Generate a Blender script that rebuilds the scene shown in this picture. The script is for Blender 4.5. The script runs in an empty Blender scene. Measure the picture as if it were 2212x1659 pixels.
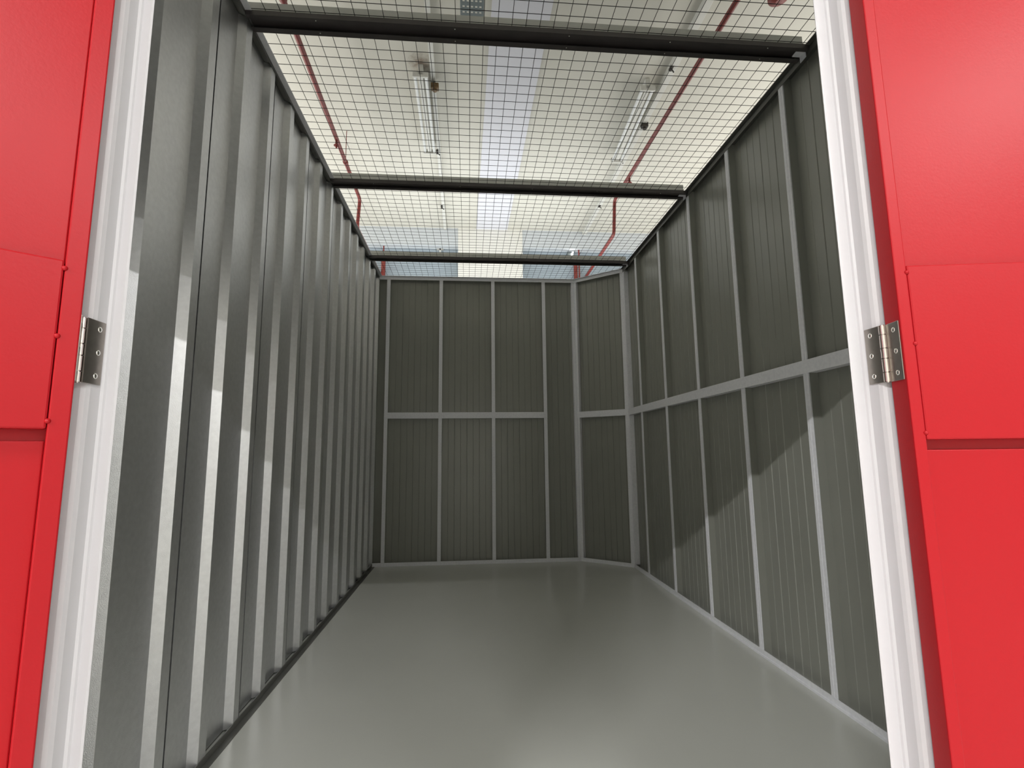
import bpy, math, random
from mathutils import Vector, Matrix
random.seed(7)
C = bpy.context.scene.collection
SC = bpy.context.scene

# ---------------------------------------------------------------- camera
CAM_H = 1.04
F_PX = 1090.0
def unit(v):
    return Vector(v).normalized()
cy = unit((-93, -148.5, -F_PX))
cz = Vector((-83, 8080, -1090.0)).normalized()
cz = (cz - cy * cz.dot(cy)).normalized()
cx = cy.cross(cz)
cam_data = bpy.data.cameras.new('camera')
cam = bpy.data.objects.new('camera', cam_data)
C.objects.link(cam)
cam_data.sensor_width = 36.0
cam_data.lens = F_PX / 2212.0 * 36.0
cam_data.clip_start = 0.02
cam_data.clip_end = 200
cam.matrix_world = Matrix(((cx.x, cx.y, cx.z, 0), (cy.x, cy.y, cy.z, 0), (cz.x, cz.y, cz.z, CAM_H), (0, 0, 0, 1)))
SC.camera = cam

# ---------------------------------------------------------------- world, lights, exposure
w = bpy.data.worlds.new('hall_ambient')
SC.world = w
w.use_nodes = True
w.node_tree.nodes['Background'].inputs[0].default_value = (0.93, 0.97, 1.0, 1)
w.node_tree.nodes['Background'].inputs[1].default_value = 0.6
SC.view_settings.view_transform = 'Standard'
SC.view_settings.look = 'None'
SC.view_settings.gamma = 1.0
SC.view_settings.exposure = 0.32
SC.view_settings.use_curve_mapping = False

def area(name, loc, sx, sy, power, color=(1, 1, 1), rot=(0, 0, 0), spread=math.pi):
    d = bpy.data.lights.new(name, 'AREA')
    d.shape = 'RECTANGLE'; d.size = sx; d.size_y = sy
    d.energy = power; d.color = color; d.spread = spread
    o = bpy.data.objects.new(name, d); C.objects.link(o)
    o.location = loc; o.rotation_euler = rot
    return o
P = math.pi
# corridor battens (their housings are built further down)
LAMPS = ((-2.9, -3.4, 460), (1.1, -3.4, 215), (3.5, -3.4, 150), (4.4, -6.2, 60), (7.6, -6.2, 90))
for lx, ly, lp in LAMPS:
    area('corridor_lamp_light', (lx, ly, 4.035), 1.4, 0.06, lp, (1, 0.99, 0.98))
# unseen fill lights added above the neighbouring units to brighten the high ceiling
area('ceiling_fill', (-4.4, 5.8, 2.95), 4.4, 6.5, 260, (1, 0.97, 0.93), (P, 0, 0))
area('ceiling_fill', (5.0, 5.8, 2.95), 4.4, 6.5, 190, (1, 0.97, 0.93), (P, 0, 0))
area('ceiling_fill', (0.3, 6.2, 2.95), 3.4, 1.8, 42, (0.95, 0.98, 1.0), (P, 0, 0))

# ---------------------------------------------------------------- materials
def material(name, color, rough=0.5, metal=0.0, noise=0.0, nscale=8.0, bump=0.0, bscale=200.0, spec=0.5,
             rough_noise=0.0, stretch=None):
    m = bpy.data.materials.new(name); m.use_nodes = True
    nt = m.node_tree; b = nt.nodes['Principled BSDF']
    b.inputs['Base Color'].default_value = (*color, 1)
    b.inputs['Roughness'].default_value = rough
    b.inputs['Metallic'].default_value = metal
    b.inputs['Specular IOR Level'].default_value = spec
    tc = nt.nodes.new('ShaderNodeTexCoord')
    mp = nt.nodes.new('ShaderNodeMapping')
    nt.links.new(tc.outputs['Object'], mp.inputs['Vector'])
    if stretch: mp.inputs['Scale'].default_value = stretch
    if noise or rough_noise:
        n = nt.nodes.new('ShaderNodeTexNoise'); n.inputs['Scale'].default_value = nscale
        n.inputs['Detail'].default_value = 4
        nt.links.new(mp.outputs['Vector'], n.inputs['Vector'])
        if noise:
            mx = nt.nodes.new('ShaderNodeMix'); mx.data_type = 'RGBA'
            mx.inputs[6].default_value = (*[c * (1 - noise) for c in color], 1)
            mx.inputs[7].default_value = (*[min(1, c * (1 + noise)) for c in color], 1)
            nt.links.new(n.outputs['Fac'], mx.inputs[0])
            nt.links.new(mx.outputs[2], b.inputs['Base Color'])
        if rough_noise:
            mr = nt.nodes.new('ShaderNodeMapRange')
            mr.inputs['To Min'].default_value = rough - rough_noise
            mr.inputs['To Max'].default_value = rough + rough_noise
            nt.links.new(n.outputs['Fac'], mr.inputs['Value'])
            nt.links.new(mr.outputs['Result'], b.inputs['Roughness'])
    if bump:
        n2 = nt.nodes.new('ShaderNodeTexNoise'); n2.inputs['Scale'].default_value = bscale
        n2.inputs['Detail'].default_value = 2
        nt.links.new(tc.outputs['Object'], n2.inputs['Vector'])
        bp = nt.nodes.new('ShaderNodeBump'); bp.inputs['Strength'].default_value = bump
        bp.inputs['Distance'].default_value = 0.001
        nt.links.new(n2.outputs['Fac'], bp.inputs['Height'])
        nt.links.new(bp.outputs['Normal'], b.inputs['Normal'])
    return m
M = {}
M['sheet'] = material('galvanised_sheet', (0.68, 0.685, 0.695), 0.39, 0.88, 0.12, 60, 0.35, 550)
M['panel'] = material('dark_green_grey_coating', (0.29, 0.295, 0.26), 0.33, 0.0, 0.06, 5, 0.05, 250, 0.6, 0.0)
M['stud'] = material('galvanised_stud', (0.86, 0.865, 0.925), 0.5, 0.0, 0.12, 70, 0.2, 300)
M['dark_trim'] = material('dark_steel_trim', (0.14, 0.14, 0.13), 0.45, 0.3, 0.15, 20)
M['beam'] = material('dark_brown_steel', (0.075, 0.066, 0.066), 0.42, 0.2, 0.25, 12)
M['beam_web'] = material('grey_steel_web', (0.60, 0.60, 0.56), 0.5, 0.0, 0.1, 20)
M['wire'] = material('black_wire', (0.018, 0.017, 0.016), 0.6, 0.0)
M['floor'] = material('grey_floor_paint', (0.62, 0.63, 0.59), 0.24, 0.0, 0.05, 1.6, 0.0, 60, 0.5, 0.0)
M['white'] = material('white_frame_paint', (0.62, 0.61, 0.635), 0.42, 0.0, 0.02, 30, 0.05, 300)
M['red'] = material('red_door_paint', (0.37, 0.007, 0.012), 0.36, 0.0, 0.03, 6, 0.10, 260, 0.22)
M['hinge'] = material('brushed_steel_hinge', (0.36, 0.33, 0.30), 0.30, 1.0, 0.15, 120)
M['barrel'] = material('bright_steel_barrel', (0.80, 0.72, 0.67), 0.22, 1.0)
M['screw'] = material('bright_screw', (0.85, 0.84, 0.80), 0.16, 1.0)
M['ceiling'] = material('cream_ceiling_paint', (0.515, 0.50, 0.440), 0.85, 0.0, 0.05, 1.2)
M['band'] = material('lilac_white_paint', (0.56, 0.56, 0.59), 0.8, 0.0, 0.02, 2)
M['pillar'] = material('cream_white_paint', (0.70, 0.685, 0.63), 0.8, 0.0, 0.02, 2)
M['bulkhead'] = material('pale_blue_grey_paint', (0.52, 0.545, 0.56), 0.8, 0.0, 0.03, 2)
M['bluewall'] = material('blue_grey_paint', (0.30, 0.35, 0.385), 0.8, 0.0, 0.05, 2)
M['pipe'] = material('oxide_red_pipe', (0.17, 0.022, 0.016), 0.45, 0.0, 0.15, 14)
M['tray'] = material('galvanised_cable_tray', (0.20, 0.23, 0.23), 0.45, 0.6, 0.1, 30)
M['trunk'] = material('white_plastic', (0.56, 0.555, 0.51), 0.5, 0.0, 0.04, 10)
M['tube'] = material('glass_tube_unlit', (0.62, 0.63, 0.61), 0.25, 0.0)
M['brown'] = material('brown_box', (0.14, 0.085, 0.035), 0.6, 0.0, 0.4, 60)
M['blackbox'] = material('dark_box', (0.03, 0.025, 0.02), 0.6)
M['greywall'] = material('light_grey_panel', (0.34, 0.34, 0.34), 0.6, 0.0, 0.03, 3)
lamp_m = bpy.data.materials.new('lit_tube'); lamp_m.use_nodes = True
lamp_m.node_tree.nodes['Principled BSDF'].inputs['Emission Color'].default_value = (1, 0.99, 0.97, 1)
lamp_m.node_tree.nodes['Principled BSDF'].inputs['Emission Strength'].default_value = 12
M['lit'] = lamp_m
# a ceiling with one rust bloom at the near end of the left batten
def add_stain(m, cx_, cy_, r, col):
    nt = m.node_tree; b = nt.nodes['Principled BSDF']
    src = b.inputs['Base Color'].links[0].from_socket
    g = nt.nodes.new('ShaderNodeTexCoord')
    vm = nt.nodes.new('ShaderNodeVectorMath'); vm.operation = 'DISTANCE'
    vm.inputs[1].default_value = (cx_, cy_, 4.4)
    nt.links.new(g.outputs['Object'], vm.inputs[0])
    n = nt.nodes.new('ShaderNodeTexNoise'); n.inputs['Scale'].default_value = 30; n.inputs['Detail'].default_value = 6
    nt.links.new(g.outputs['Object'], n.inputs['Vector'])
    ad = nt.nodes.new('ShaderNodeMath'); ad.operation = 'MULTIPLY_ADD'
    ad.inputs[1].default_value = 0.16; nt.links.new(n.outputs['Fac'], ad.inputs[0]); nt.links.new(vm.outputs['Value'], ad.inputs[2])
    mr = nt.nodes.new('ShaderNodeMapRange'); mr.inputs['From Min'].default_value = 0.085; mr.inputs['From Max'].default_value = 0.085 + r
    mr.inputs['To Min'].default_value = 0.8; mr.inputs['To Max'].default_value = 0
    nt.links.new(ad.outputs[0], mr.inputs['Value'])
    mx = nt.nodes.new('ShaderNodeMix'); mx.data_type = 'RGBA'
    nt.links.new(mr.outputs['Result'], mx.inputs[0]); nt.links.new(src, mx.inputs[6])
    mx.inputs[7].default_value = (*col, 1)
    nt.links.new(mx.outputs[2], b.inputs['Base Color'])
add_stain(M['ceiling'], -0.42, 4.03, 0.12, (0.17, 0.11, 0.07))

# ---------------------------------------------------------------- mesh helpers
class MB:
    def __init__(s): s.v = []; s.f = []; s.smooth = set()
    def box(s, x0, x1, y0, y1, z0, z1):
        n = len(s.v)
        s.v += [(x, y, z) for z in (z0, z1) for x, y in ((x0, y0), (x1, y0), (x1, y1), (x0, y1))]
        s.f += [tuple(n + i for i in q) for q in ((3, 2, 1, 0), (4, 5, 6, 7), (0, 1, 5, 4), (1, 2, 6, 5), (2, 3, 7, 6), (3, 0, 4, 7))]
        return s
    def prism(s, pts, z0, z1):            # plan polygon, counter-clockwise, run up in z
        n = len(s.v); k = len(pts)
        s.v += [(x, y, z0) for x, y in pts] + [(x, y, z1) for x, y in pts]
        s.f.append(tuple(n + i for i in range(k - 1, -1, -1))); s.f.append(tuple(n + k + i for i in range(k)))
        s.f += [(n + i, n + (i + 1) % k, n + k + (i + 1) % k, n + k + i) for i in range(k)]
        return s
    def strip(s, pts, z0, z1, th):        # a folded sheet: open plan line with a thickness vector th
        n = len(s.v); k = len(pts)
        for dx, dy in ((0, 0), th):
            for z in (z0, z1):
                s.v += [(x + dx, y + dy, z) for x, y in pts]
        for i in range(k - 1):
            a = n + i
            s.f.append((a, a + 1, a + 1 + k, a + k))
            s.f.append((a + 2 * k, a + 3 * k, a + 3 * k + 1, a + 2 * k + 1))
            s.f.append((a, a + 2 * k, a + 2 * k + 1, a + 1))
            s.f.append((a + k, a + k + 1, a + 3 * k + 1, a + 3 * k))
        for i in (0, k - 1):
            a = n + i
            s.f.append((a, a + k, a + 3 * k, a + 2 * k))
        return s
    def tube(s, path, r, seg=12, cap=True):
        path = [Vector(p) for p in path]; n = len(s.v)
        for i, p in enumerate(path):
            a = path[max(i - 1, 0)]; b = path[min(i + 1, len(path) - 1)]
            t = (b - a).normalized()
            u = t.orthogonal() if i == 0 else (pu - t * pu.dot(t))
            u.normalize(); pu = u
            v = t.cross(u)
            rr = r[i] if isinstance(r, (list, tuple)) else r
            for k in range(seg):
                an = 2 * math.pi * k / seg
                q = p + (u * math.cos(an) + v * math.sin(an)) * rr
                s.v.append(tuple(q))
        for i in range(len(path) - 1):
            for k in range(seg):
                a = n + i * seg + k; b = n + i * seg + (k + 1) % seg
                s.smooth.add(len(s.f)); s.f.append((a, b, b + seg, a + seg))
        if cap:
            for base, order in ((n, range(seg - 1, -1, -1)), (n + (len(path) - 1) * seg, range(seg))):
                q = len(s.v); s.v += [s.v[base + k] for k in order]
                s.f.append(tuple(range(q, q + seg)))
        return s
    def dome(s, c, nrm, r, h, seg=12):
        c = Vector(c); nrm = Vector(nrm).normalized()
        st = [(1.0, 0.0), (0.92, 0.38), (0.7, 0.71), (0.38, 0.92), (0.02, 1.0)]
        path = [c + nrm * (h * b) for a, b in st]
        return s.tube(path, [r * a for a, b in st], seg)
    def xf(s, mat):
        s.v = [tuple(mat @ Vector(p)) for p in s.v]; return s
    def build(s, name, mat, parent=None, origin=None, bevel=0.0):
        me = bpy.data.meshes.new(name)
        o = Vector(origin) if origin else Vector((0, 0, 0))
        me.from_pydata([tuple(Vector(p) - o) for p in s.v], [], s.f)
        me.update()
        for i in s.smooth: me.polygons[i].use_smooth = True
        me.materials.append(mat)
        ob = bpy.data.objects.new(name, me); C.objects.link(ob)
        if parent: ob.parent = parent
        elif origin: ob.location = o
        if bevel:
            b = ob.modifiers.new('bevel', 'BEVEL'); b.width = bevel; b.segments = 2; b.limit_method = 'ANGLE'
            b.angle_limit = math.radians(40)
        return ob
def tag(o, label=None, cat=None, group=None, kind=None):
    if label: o['label'] = label
    if cat: o['category'] = cat
    if group: o['group'] = group
    if kind: o['kind'] = kind
    return o
def empty(name, loc=(0, 0, 0), rz=0.0, **k):
    e = bpy.data.objects.new(name, None); C.objects.link(e)
    e.empty_display_size = 0.1
    e.location = loc; e.rotation_euler = (0, 0, rz)
    return tag(e, **k)
def children(o): return [c for c in bpy.data.objects if c.parent == o]
def copy_tree(o, parent=None):
    c = o.copy(); C.objects.link(c)
    if parent: c.parent = parent
    for ch in children(o): copy_tree(ch, c)
    return c

H = 2.80        # height of the partition walls
YF = 0.66       # front plane of the door frame
YB = 4.95       # rear wall
XL, XR = -0.895, 1.49
XD = 1.075      # where the rear wall turns into the slanting corner
YD = 4.615
CEIL = 4.40

# ---------------------------------------------------------------- floor
fl = MB().box(-9, 11, -7, 10.5, -0.05, 0.0).build('floor', M['floor'])
tag(fl, 'smooth grey painted concrete floor running from the doorway to the rear wall', 'floor', kind='structure')

# ---------------------------------------------------------------- corrugated left wall
YE = YB + 0.045
wl = empty('wall_left', (XL, 0.70, 0), label='left wall of corrugated galvanised sheet with bright ridges', cat='wall', kind='structure')
PER, R0, DP = 0.254, 1.400, 0.028
ZB = 0.012
def ridge(i): return R0 + PER * i
def sheet(i):                              # from the far edge of ridge i to the far edge of ridge i+2
    pts = []
    y = ridge(i) + 0.052
    pts.append((XL, y)); pts.append((XL - DP, y + 0.016))
    for k in (1, 2):
        r = ridge(i + k)
        pts.append((XL - DP, r - 0.0175)); pts.append((XL, r))
        pts.append((XL, r + 0.044 if k == 2 else r + 0.050))
        if k == 1: pts.append((XL - DP, r + 0.066))
    out = []
    for j, (x, y) in enumerate(pts):
        if y < 0.70 or y > YE - 0.002: continue
        out.append((x, y))
    return out
for i in range(-3, 14, 2):
    pts = sheet(i)
    if len(pts) < 2: continue
    MB().strip(pts, ZB, H - 0.004, (-0.0015, 0)).build('corrugated_sheet', M['sheet'], wl, (XL, 0.70, 0))
MB().box(XL - DP - 0.03, XL - DP - 0.006, 0.70, YE + 0.02, 0, H).build('backing', M['dark_trim'], wl, (XL, 0.70, 0))
t = MB(); t.box(XL - DP - 0.03, XL + 0.001, 0.70, YE, H, H + 0.003); t.box(XL + 0.0005, XL + 0.003, 0.70, YB, H - 0.014, H + 0.003)
t.build('top_angle', M['dark_trim'], wl, (XL, 0.70, 0))
t = MB().box(XL + 0.003, XL + 0.028, 0.70, YB - 0.002, H + 0.0, H + 0.003)
t.build('mesh_angle', M['stud'], wl, (XL, 0.70, 0))
t = MB(); t.box(XL - 0.001, XL + 0.0025, 0.70, YB, 0.0, 0.026); t.box(XL, XL + 0.026, 0.70, YB, 0.0, 0.003)
t.build('floor_angle', M['dark_trim'], wl, (XL, 0.70, 0))

# ---------------------------------------------------------------- studded walls (rear, slanting corner, right)
def stud_wall(name, p0, p1, studs, rails, label, end_posts=(), rib_phase=0.0, z_rail=(1.374, 1.433)):
    p0 = Vector((*p0, 0)); p1 = Vector((*p1, 0)); d = p1 - p0; L = d.length
    root = empty(name, tuple(p0), math.atan2(d.y, d.x), label=label, cat='wall', kind='structure')
    D = 0.045; SW = 0.034
    edges = [0.0] + [s for s in studs] + [L]
    for a, b in zip(edges[:-1], edges[1:]):      # one folded tray panel per bay, with fine ribs
        x0 = a + (SW / 2 if a > 0 else 0.0); x1 = b - (SW / 2 if b < L else 0.0)
        if x1 - x0 < 0.01: continue
        pts = [(x0, D)]
        n = max(1, int(round((x1 - x0) / 0.062))); st = (x1 - x0) / n
        for k in range(1, n):
            c = x0 + st * k; h = 0.0035 if k % 2 == 0 else 0.0018
            pts += [(c - 0.004, D), (c - 0.0015, D + h), (c + 0.0015, D + h), (c + 0.004, D)]
        pts += [(x1, D)]
        m = MB(); m.strip(pts, 0.004, H - 0.003, (0, 0.0012))
        m.box(x0 + 0.0005, x0 + 0.002, 0.005, D, 0.004, H - 0.003); m.box(x1 - 0.002, x1 - 0.0005, 0.005, D, 0.004, H - 0.003)
        m.build('wall_panel', M['panel'], root)
    for s in studs:
        m = MB()
        m.box(s - SW / 2, s + SW / 2, 0, 0.0025, 0.03, H - 0.03)
        m.box(s - SW / 2, s - SW / 2 + 0.0025, 0.0025, D, 0.03, H - 0.03)
        m.box(s + SW / 2 - 0.0025, s + SW / 2, 0.0025, D, 0.03, H - 0.03)
        m.box(s - 0.002, s + 0.002, -0.0012, 0, 0.03, H - 0.03)
        m.build('stud', M['stud'], root)
    for a, b in end_posts:
        MB().box(a, b, 0, D, 0.03, H - 0.03).build('corner_post', M['stud'], root, bevel=0.002)
    for a, b in rails:
        m = MB(); m.box(a, b, -0.0035, -0.0015, z_rail[0], z_rail[1])
        m.box(a, b, -0.0015, D - 0.004, z_rail[1] - 0.002, z_rail[1])
        m.box(a, b, -0.0015, D - 0.004, z_rail[0], z_rail[0] + 0.002)
        m.build('mid_rail', M['stud'], root)
    m = MB(); m.box(0, L, -0.002, 0.001, 0, 0.034); m.box(0, L, -0.006, -0.002, 0, 0.010); m.box(0, L, 0.001, D + 0.012, 0, 0.003)
    m.build('floor_track', M['stud'], root)
    m = MB(); m.box(0, L, -0.002, 0.001, H - 0.034, H); m.box(0, L, -0.022, -0.002, H - 0.003, H); m.box(0, L, 0.001, D + 0.012, H - 0.003, H)
    m.build('top_track', M['stud'] if name != 'wall_right' else M['dark_trim'], root)
    MB().box(0, L, D + 0.012, D + 0.022, 0, H).build('backing', M['dark_trim'], root)
    return root
xs = [-0.80, -0.28, 0.24, 0.757]
stud_wall('wall_back', (XL, YB), (XD, YB), [x - XL for x in xs], [(xs[0] - XL - 0.017, xs[3] - XL + 0.017)],
          'rear wall of dark ribbed panels between pale studs with a rail across three bays', end_posts=((XD - XL - 0.028, XD - XL),))
dl = math.hypot(XR - XD, YB - YD)
stud_wall('wall_corner', (XD, YB), (XR, YD), [], [(0.0, dl)], 'narrow slanting wall panel across the far right corner',
          end_posts=((0.0, 0.026), (dl - 0.034, dl)))
ys = [4.254, 3.700, 3.150, 2.620, 2.098, 1.57, 1.04]
stud_wall('wall_right', (XR, YD), (XR, 0.70), [YD - y for y in ys], [(0.0, YD - 0.70)],
          'right wall of dark ribbed panels with pale studs and a level rail', end_posts=((0.0, 0.022),))

# ---------------------------------------------------------------- front wall and corridor
for nm, x0, x1 in (('wall_front_left', -3.6, -0.535), ('wall_front_right', 0.645, 4.4)):
    o = MB().box(x0, x1, YF + 0.004, YF + 0.04, 0, 3.55).build(nm, M['greywall'])
    tag(o, 'light grey corridor wall %s the doorway' % ('left of' if x0 < 0 else 'right of'), 'wall', kind='structure')
o = MB().box(-0.535, 0.645, YF + 0.004, YF + 0.04, 1.972, 3.55).build('wall_front_top', M['greywall'])
tag(o, 'light grey panel above the doorway', 'wall', kind='structure')
o = MB().box(-9, 11, -7, -6.9, 0, CEIL).build('wall_corridor', M['pillar'])
tag(o, 'pale wall on the other side of the corridor', 'wall', kind='structure')

# ---------------------------------------------------------------- white door frame
fr = empty('door_frame', (0.055, YF, 0), label='white painted steel door frame around the open double doorway', cat='door frame')
def jamb(xo, sgn, stop):
    # xo: reveal plane, sgn: +1 for the right jamb; stop: width of the stop
    y = YF
    p = [(xo + sgn * 0.060, y + 0.001), (xo + sgn * 0.012, y + 0.001), (xo + sgn * 0.006, y + 0.002), (xo + sgn * 0.002, y + 0.005),
         (xo, y + 0.010), (xo, y + 0.027), (xo - sgn * 0.0025, y + 0.0295), (xo - sgn * 0.0035, y + 0.0325), (xo - sgn * (stop - 0.002), y + 0.0335),
         (xo - sgn * stop, y + 0.0355), (xo - sgn * (stop - 0.003), y + 0.040), (xo + sgn * 0.060, y + 0.044)]
    if sgn < 0: p = p[::-1]
    p = p[::-1]
    area2 = sum(a[0] * b[1] - b[0] * a[1] for a, b in zip(p, p[1:] + p[:1]))
    if area2 < 0: p = p[::-1]
    return p
for (xo, sg, st) in ((-0.473, -1, 0.0155), (0.5845, 1, 0.019)):
    MB().prism(jamb(xo, sg, st), 0, 1.975).build('jamb', M['white'], fr, (0.055, YF, 0))
hd = MB().box(-0.472, 0.5835, YF + 0.002, YF + 0.042, 1.915, 1.975).build('head', M['white'], fr, (0.055, YF, 0), bevel=0.003)

# ---------------------------------------------------------------- red doors
def make_door(name, hinge, az, mirror, T, z0b, z1b, seam, hz, label):
    """local +x runs from the hinge edge to the free edge, local y = s*t is the thickness towards the viewer"""
    u = Vector((math.sin(math.radians(az)), math.cos(math.radians(az)), 0))
    root = empty(name, (hinge[0], hinge[1], 0), math.atan2(u.y, u.x), label=label, cat='door', kind='structure')
    s = -1 if mirror else 1      # which side of local x the visible face lies
    W, Z0, Z1 = 0.515, 0.012, 1.905
    x0 = 0.004
    def bx(m, xa, xb, ta, tb, za, zb):
        ya, yb = sorted((s * ta, s * tb)); m.box(xa, xb, ya, yb, za, zb)
    rec = 0.022
    m = MB(); bx(m, x0 + 0.002, W, 0.0, T - rec, Z0, Z1)
    m.build('door_skin', M['red'], root, bevel=0.001)
    # folded leaf panels above and below the lock plate, slightly proud of the skin
    m = MB(); bx(m, x0 + seam, W - 0.03, T - rec, T - rec + 0.007, z1b - 0.001, Z1 - 0.03); m.build('upper_panel', M['red'], root, bevel=0.0015)
    m = MB(); bx(m, x0 + seam, W - 0.03, T - rec, T - rec + 0.004, Z0 + 0.03, z0b - 0.013); m.build('lower_panel', M['red'], root, bevel=0.0015)
    m = MB(); bx(m, x0, x0 + seam, 0.0, T, Z0, Z1); m.build('hinge_stile', M['red'], root, bevel=0.0016)
    m = MB(); bx(m, W - 0.03, W, 0.0, T, Z0, Z1); m.build('lock_stile', M['red'], root, bevel=0.0016)
    m = MB(); bx(m, x0 + seam, W - 0.03, 0.0, T, Z1 - 0.03, Z1); m.build('top_rail', M['red'], root, bevel=0.0016)
    m = MB(); bx(m, x0 + seam, W - 0.03, 0.0, T, Z0, Z0 + 0.03); m.build('bottom_rail', M['red'], root, bevel=0.0016)
    m = MB(); bx(m, x0 + seam + 0.0006, W - 0.031, T - rec, T - 0.0002, z0b, z1b)
    m.build('lock_plate', M['red'], root, bevel=0.0022)
    for xr in (x0 + seam, W - 0.031):
        for z in (z0b + 0.009, z0b + 0.54 * (z1b - z0b), z1b - 0.010):
            MB().dome((xr, s * (T - 0.0006), z), (0, s, 0), 0.0032, 0.0028).build('rivet', M['red'], root)
    # steel butt hinge: barrel on the hinge line, one flap on the door edge, one on the jamb
    hb = MB()
    zc, hh = hz, 0.0815
    n = 5; gap = 0.0014
    seg = [0.17, 0.24, 0.18, 0.24, 0.17]; za = zc - hh / 2
    for k, q in enumerate(seg):
        zb_ = za + q * hh
        hb.tube([(0, 0, za + gap / 2), (0, 0, zb_ - gap / 2)], 0.0047, 20)
        za = zb_
    hb.tube([(0, 0, zc - hh / 2 - 0.0005), (0, 0, zc + hh / 2 + 0.0005)], 0.0028, 12)
    h = hb.build('hinge', M['barrel'], root); h['label'] = 'bright steel hinge with two screwed flaps'
    m = MB(); y0, y1 = sorted((s * 0.002, s * (T - (0.003 if mirror else 0.013)))); m.box(0.0022, 0.0040, y0, y1, zc - hh / 2, zc + hh / 2)
    m.build('hinge_flap', M['hinge'], h, bevel=0.0006)
    # the jamb flap lies in the reveal, parallel to the room's depth: turn back by the door's angle
    R = Matrix.Rotation(-root.rotation_euler[2], 4, 'Z')
    sx = 1 if not mirror else -1
    sxj = -sx      # reveal side
    m = MB(); xa, xb = sorted((JF[name][0], JF[name][1]))
    m.box(xa, xb, -0.002, 0.0290, zc - hh / 2, zc + hh / 2); m.xf(R)
    m.build('hinge_flap', M['hinge'], h, bevel=0.0006)
    for dz, q in ((0.030, 0.0185), (0.0, 0.0195), (-0.030, 0.0185)):
        m = MB(); m.dome((0.0022, s * (q if mirror else q * 0.62), zc + dz), (-1, 0, 0), 0.0036, 0.0013, 14)
        m.build('screw', M['screw'], h)
        inner = JF[name][2]
        nx = -1 if inner < 0 else 1
        m = MB(); m.dome((inner, 0.003 + q * 0.85, zc + dz), (nx, 0, 0), 0.0036, 0.0013, 14); m.xf(R)
        m.build('screw', M['screw'], h)
    return root
# flap planes relative to the hinge line (x of both faces, x of the face in view)
HLX, HRX = -0.4785, 0.5865
JF = {'door_1': (-0.473 - HLX + 0.0002, -0.473 - HLX + 0.0018, -0.473 - HLX + 0.0018),
      'door_2': (0.5845 - HRX - 0.0018, 0.5845 - HRX - 0.0002, 0.5845 - HRX - 0.0018)}
make_door('door_1', (HLX, 0.655), 230.75, False, 0.032, 1.0715, 1.2712, 0.0195, 1.171,
          'left red steel door leaf swung open towards the viewer')
make_door('door_2', (HRX, 0.655), 98.95, True, 0.032, 1.051, 1.2905, 0.0158, 1.173,
          'right red steel door leaf folded back almost flat')

# ---------------------------------------------------------------- wire mesh lid
SP = 0.0583
m = MB()
zt = H + 0.0055; r = 0.00135
def ymax(x): return YB if x <= XD else YB - (x - XD) * (YB - YD) / (XR - XD)
def xmax(y): return XR if y <= YD else XR - (y - YD) * (XR - XD) / (YB - YD)
x = XL + 0.022
while x < XR - 0.005:
    m.tube([(x, YF + 0.04, zt), (x, ymax(x) + 0.01, zt)], r, 5); x += SP
y = YF + 0.05
while y < YB:
    m.tube([(XL + 0.001, y, zt + 0.0022), (xmax(y) + 0.01, y, zt + 0.0022)], r, 5); y += SP
o = m.build('wire_mesh', M['wire'], None, (0.3, 2.8, H))
tag(o, 'black square wire mesh stretched over the open top of the unit', 'wire mesh')

# ---------------------------------------------------------------- beams carrying the mesh
def make_beam(y0, y1, label):
    root = empty('roof_beam', (0.3, (y0 + y1) / 2, H), label=label, cat='beam', group='dark steel beams across the top of the unit')
    xa, xb = XL + 0.004, XR - 0.006
    og = (0.3, (y0 + y1) / 2, H)
    m = MB()
    m.box(xa, xb, y0, y1, H - 0.001, H + 0.002)
    m.box(xa, xb, y0, y0 + 0.003, H - 0.020, H - 0.001)
    m.box(xa, xb, y1 - 0.003, y1, H - 0.020, H - 0.001)
    m.box(xa, xb, y0 + 0.003, y0 + 0.020, H - 0.020, H - 0.017)
    m.box(xa, xb, y1 - 0.024, y1 - 0.003, H - 0.020, H - 0.017)
    m.build('channel', M['beam'], root, og)
    m = MB()
    yc = y0 + 0.012
    m.box(xa + 0.0, xb - 0.02, yc, yc + 0.003, H + 0.010, H + 0.045)
    m.box(xa + 0.0, xb - 0.02, yc, y1 - 0.01, H + 0.045, H + 0.048)
    m.box(xa + 0.0, xb - 0.02, y1 - 0.013, y1 - 0.010, H + 0.010, H + 0.045)
    m.build('upper_web', M['beam_web'], root, og)
    rv = None
    for xr in (-0.62, -0.06, 0.42, 0.86, 1.30):
        for yy in (y0 + 0.011, y1 - 0.013):
            m = MB().dome((xr, yy, H - 0.020), (0, 0, -1), 0.003, 0.002, 8)
            m.build('rivet', M['screw'], root, og)
    m = MB(); m.box(xb - 0.040, xb, y0 + 0.022, y1 - 0.026, H - 0.012, H - 0.009); m.box(xb - 0.003, xb, y0 + 0.022, y1 - 0.026, H - 0.040, H - 0.009)
    m.build('end_bracket', M['stud'], root, og)
    return root
make_beam(1.876, 1.962, 'nearest and thickest dark steel beam across the top of the picture')
make_beam(3.128, 3.214, 'middle dark steel beam under the wire mesh')
make_beam(4.412, 4.498, 'farthest, thinnest looking dark beam just in front of the rear wall')

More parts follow.
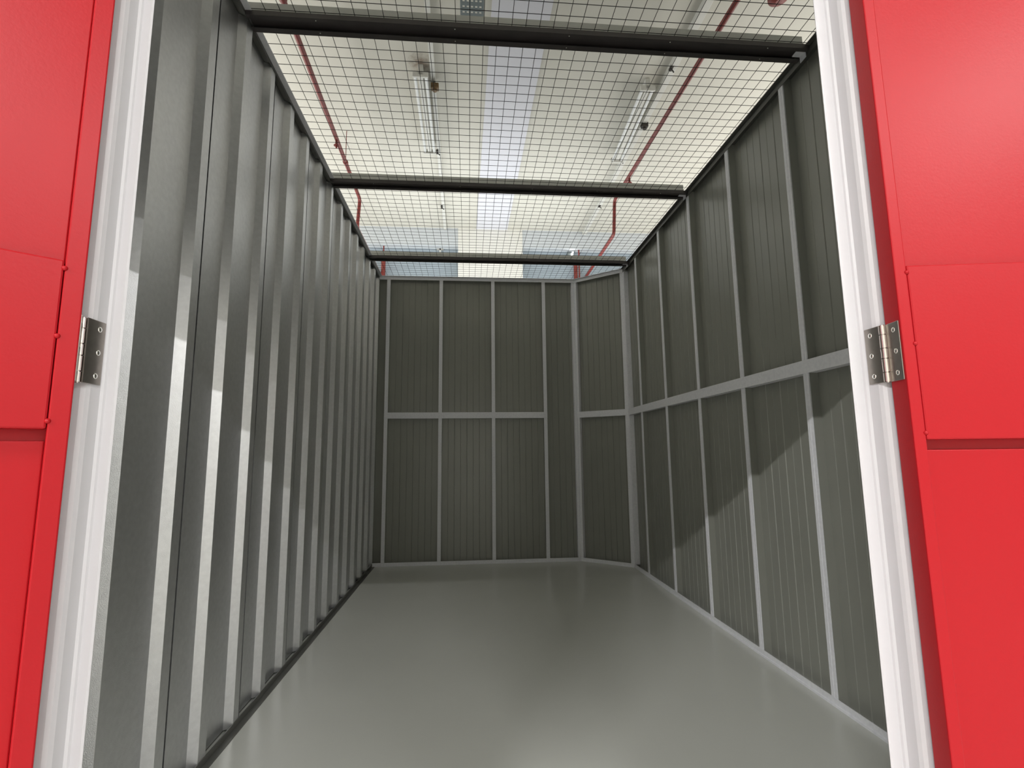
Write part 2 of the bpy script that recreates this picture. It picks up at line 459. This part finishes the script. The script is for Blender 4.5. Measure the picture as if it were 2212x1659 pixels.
# ---------------------------------------------------------------- the hall above
o = MB().box(-9, 11, -7, 10.5, CEIL, CEIL + 0.1).build('ceiling', M['ceiling']); tag(o, 'cream painted concrete ceiling of the hall', 'ceiling', kind='structure')
o = MB().prism([(0.215, 0.5), (0.665, 0.5), (0.575, 7.27), (0.105, 7.27)], CEIL - 0.012, CEIL).build('trim_1', M['band'])
tag(o, 'lilac white strip running along the middle of the ceiling', 'ceiling strip', kind='structure')
o = MB().box(-9, 11, 7.28, 7.42, 4.125, CEIL).build('trim_2', M['bulkhead']); tag(o, 'pale blue grey downstand beam below the far ceiling', 'bulkhead', kind='structure')
o = MB().box(-9, 11, 7.42, 7.52, 0, CEIL).build('wall_far', M['bluewall']); tag(o, 'blue grey far wall of the hall seen through the mesh', 'wall', kind='structure')
o = MB().box(-0.166, 0.805, 7.262, 7.42, 0, CEIL - 0.002).build('trim_3', M['pillar']); tag(o, 'broad cream white pillar behind the rear wall', 'pillar', kind='structure')

# red sprinkler pipes
def bend(path, rad=0.06, n=5):
    out = [Vector(path[0])]
    for a, b, c in zip(path[:-2], path[1:-1], path[2:]):
        a, b, c = Vector(a), Vector(b), Vector(c)
        p = b + (a - b).normalized() * rad; q = b + (c - b).normalized() * rad
        for k in range(n + 1):
            t = k / n; out.append(p * (1 - t) ** 2 + b * 2 * t * (1 - t) + q * t * t)
    out.append(Vector(path[-1])); return out
def pipe(path, r, label, heads=(), clips=()):
    og = tuple(path[0])
    root = MB().tube(bend(path), r, 14).build('sprinkler_pipe', M['pipe'], None, og)
    tag(root, label, 'pipe')
    for (x, y, z) in heads:
        h = MB().tube([(x, y, z), (x, y, z - 0.07)], 0.012, 10); h.tube([(x, y, z - 0.07), (x, y, z - 0.074)], 0.026, 12)
        h.tube([(x, y, z - 0.074), (x, y, z - 0.10)], 0.008, 8)
        ho = h.build('sprinkler_head', M['pipe'], root, og)
    for (x, y, z) in clips:
        c = MB().tube([(x, y - 0.015, z), (x, y + 0.015, z)], r + 0.006, 14)
        c.tube([(x, y, z), (x, y, CEIL)], 0.004, 6)
        c.build('pipe_clip', M['pipe'], root, og)
    return root
pipe([(-1.19, 0.8, 4.05), (-1.30, 5.80, 4.05), (-1.335, 5.86, 3.72), (-1.337, 7.41, 3.72)], 0.020,
     'long red sprinkler pipe on the left, stepping down beyond the middle beam', [(-1.272, 4.62, 4.05), ], [(-1.283, 5.02, 4.05), (-1.24, 3.1, 4.05)])
pipe([(1.84, 0.8, 4.05), (1.75, 5.62, 4.05), (1.742, 5.67, 3.635), (1.745, 7.41, 3.635)], 0.020,
     'long red sprinkler pipe on the right, stepping down beyond the middle beam', [(1.765, 5.10, 4.05)], [(1.829, 1.5, 4.05)])
p = MB().tube([(-1.275, 7.35, 3.0), (-1.275, 7.35, 3.93)], 0.032, 12).tube([(-1.275, 7.35, 3.93), (-1.275, 7.35, 4.125)], 0.010, 8).build('riser_pipe', M['pipe'], None, (-1.275, 7.35, 3.0))
tag(p, 'upright red pipe in the far left gap, left of the pillar', 'pipe')
p = MB().tube([(1.633, 7.35, 3.0), (1.633, 7.35, 3.90)], 0.030, 12).tube([(1.633, 7.35, 3.90), (1.633, 7.35, 3.98)], 0.018, 8).build('riser_pipe', M['pipe'], None, (1.633, 7.35, 3.0))
tag(p, 'thicker upright red pipe right of the pillar', 'pipe')
p = MB().tube([(1.685, 7.33, 3.0), (1.685, 7.33, 4.125)], 0.012, 10).build('riser_pipe', M['pipe'], None, (1.685, 7.33, 3.0))
tag(p, 'thin upright red brown pipe close beside the thicker one', 'pipe')
b = MB().tube([(2.168, 2.985, 4.20), (2.168, 2.985, CEIL)], 0.02, 10).tube([(2.168, 2.985, 4.20), (2.168, 2.985, 4.185), (2.168, 2.985, 4.17), (2.168, 2.985, 4.16)], [0.070, 0.068, 0.050, 0.02], 20)
b = b.build('alarm_bell', M['pipe'], None, (2.168, 2.985, 4.2)); tag(b, 'round red fitting hanging at the top right edge of the ceiling view', 'ceiling fitting')

# unlit twin tube battens
def batten(x0, y0, x1, y1, label):
    L = math.hypot(x1 - x0, y1 - y0)
    root = empty('batten_light', (x0, y0, CEIL - 0.10), math.atan2(y1 - y0, x1 - x0), label=label, cat='ceiling light', group='unlit tube lights on the hall ceiling')
    m = MB(); m.box(0.0, L, -0.022, 0.022, -0.005, 0.10); m.build('housing', M['trunk'], root, bevel=0.004)
    for s in (-1, 1):
        MB().tube([(0.02, s * 0.048, 0.0), (L - 0.02, s * 0.048, 0.0)], 0.015, 12).build('tube', M['tube'], root)
    for xx in (0.0, L - 0.02):
        m = MB().box(xx, xx + 0.02, -0.068, 0.068, -0.022, 0.03); m.build('end_cap', M['trunk'], root, bevel=0.004)
    return root
b1 = batten(-0.425, 4.03, -0.430, 5.19, 'unlit twin tube light on the ceiling, left of the lilac strip')
b2 = batten(1.615, 4.05, 1.665, 5.21, 'unlit twin tube light on the ceiling beside the right red pipe')

o = MB().box(-0.020, 0.020, 0.6, 7.27, CEIL - 0.035, CEIL).xf(Matrix.Translation((-0.275, 0, 0)) @ Matrix.Rotation(0.012, 4, 'Z')).build('conduit', M['trunk'])
tag(o, 'thin white cable conduit along the ceiling, right of the left tube light', 'conduit')
o = MB().box(-0.030, 0.030, 0.6, 7.27, CEIL - 0.055, CEIL).xf(Matrix.Translation((1.79, 0, 0)) @ Matrix.Rotation(0.004, 4, 'Z')).build('cable_trunking', M['trunk'], None, None, 0.003)
tag(o, 'wider white cable trunking along the ceiling by the right red pipe', 'cable trunking')
def jbox(x, y, s, mat, label):
    root = empty('junction_box', (x, y, CEIL - 0.09), label=label, cat='junction box')
    MB().box(-s, s, -s * 0.8, s * 0.8, 0.0, 0.05).build('box', mat, root, bevel=0.006)
    MB().tube([(0, 0, 0), (0, 0, -0.02)], s * 0.5, 10).build('gland', mat, root)
    return root
jbox(-0.312, 4.22, 0.035, M['brown'], 'small brown junction box on the left conduit')
jbox(1.782, 4.62, 0.034, M['blackbox'], 'small black and brown junction box on the right trunking')
def clip(x, y, label):
    o = MB().box(-0.012, 0.012, -0.03, 0.03, 0, 0.02).tube([(0, 0.0, 0.0), (0.03, 0.02, -0.015)], 0.006, 6).build('saddle_clip', M['blackbox'], None)
    o.location = (x, y, CEIL - 0.06); tag(o, label, 'cable clip', 'small dark clips along the ceiling cables'); return o
clip(-0.355, 5.25, 'small dark clip on the left conduit beyond the left tube light')
clip(-0.372, 6.52, 'small dark clip on the left conduit beyond the middle beam')
clip(1.755, 3.86, 'small dark clip on the right trunking before the right tube light')
clip(1.735, 5.27, 'small dark clip beside the far end of the right tube light')
clip(1.765, 6.35, 'small dark clip on the right trunking beyond the middle beam')

# slotted cable tray at the top of the picture
tr = empty('cable_tray', (0.018, 0.7, 4.10), label='slotted grey metal cable tray hanging at the top, left of the lilac strip', cat='cable tray')
m = MB(); yy = 0.70
while yy < 3.40:
    m.box(-0.062, 0.098, yy, yy + 0.030, 4.10, 4.102)
    for k in range(6):
        xx = -0.062 + k * 0.029
        m.box(xx, xx + 0.014, yy + 0.030, yy + 0.045, 4.10, 4.102)
    yy += 0.045
m.box(-0.064, -0.062, 0.70, 3.41, 4.10, 4.135); m.box(0.098, 0.100, 0.70, 3.41, 4.10, 4.135)
m.build('tray', M['tray'], tr, (0.018, 0.7, 4.10))
m = MB().box(-0.064, 0.100, 3.41, 3.425, 4.098, 4.135).build('end_strip', M['screw'], tr, (0.018, 0.7, 4.10))
for yy in (1.6, 3.2):
    m = MB().tube([(-0.055, yy, 4.10), (-0.055, yy, CEIL)], 0.004, 6).tube([(0.091, yy, 4.10), (0.091, yy, CEIL)], 0.004, 6)
    m.build('hanger_rod', M['tray'], tr, (0.018, 0.7, 4.10))

# small things under the far bulkhead
o = MB().box(-0.012, 0.012, 0, 0.02, -0.17, 0).box(-0.05, 0.05, 0, 0.02, -0.02, 0).box(-0.05, 0.05, 0, 0.02, -0.19, -0.17).build('bracket', M['trunk'])
o.location = (-0.44, 7.39, 4.12); tag(o, 'pale I shaped bracket below the far bulkhead, left of the pillar', 'bracket')
rt = empty('wall_light', (1.58, 7.34, 3.96), label='small bright wall lamp below the far bulkhead, right of the pillar', cat='lamp')
MB().box(-0.07, 0.035, 0, 0.075, 0.02, 0.13).build('housing', M['tray'], rt, bevel=0.01)
MB().tube([(-0.015, -0.012, 0.03), (0.012, -0.012, 0.13)], 0.012, 10).build('tube', M['lit'], rt)

# lit corridor battens behind the viewer
for (lx, ly, lp), lb in zip(LAMPS, ('lit tube light hung below the hall ceiling behind the viewer, the leftmost one',
        'lit tube light hung below the hall ceiling almost straight behind the viewer', 'lit tube light hung below the hall ceiling behind the viewer and to the right',
        'lit tube light of the farther row behind the viewer', 'lit tube light of the farther row behind the viewer, the one farthest right')):
    rt = empty('corridor_light', (lx, ly, 4.05), label=lb, cat='ceiling light', group='lit tube lights behind the viewer')
    MB().box(-0.75, 0.75, -0.05, 0.05, 0.0, 0.06).build('housing', M['trunk'], rt, bevel=0.004)
    MB().tube([(-0.72, -0.0, -0.008), (0.72, -0.0, -0.008)], 0.010, 12).build('tube', M['lit'], rt)
    for q in (-0.5, 0.5):
        MB().tube([(q, 0, 0.06), (q, 0, CEIL - 4.05)], 0.004, 6).build('suspension_rod', M['tray'], rt)
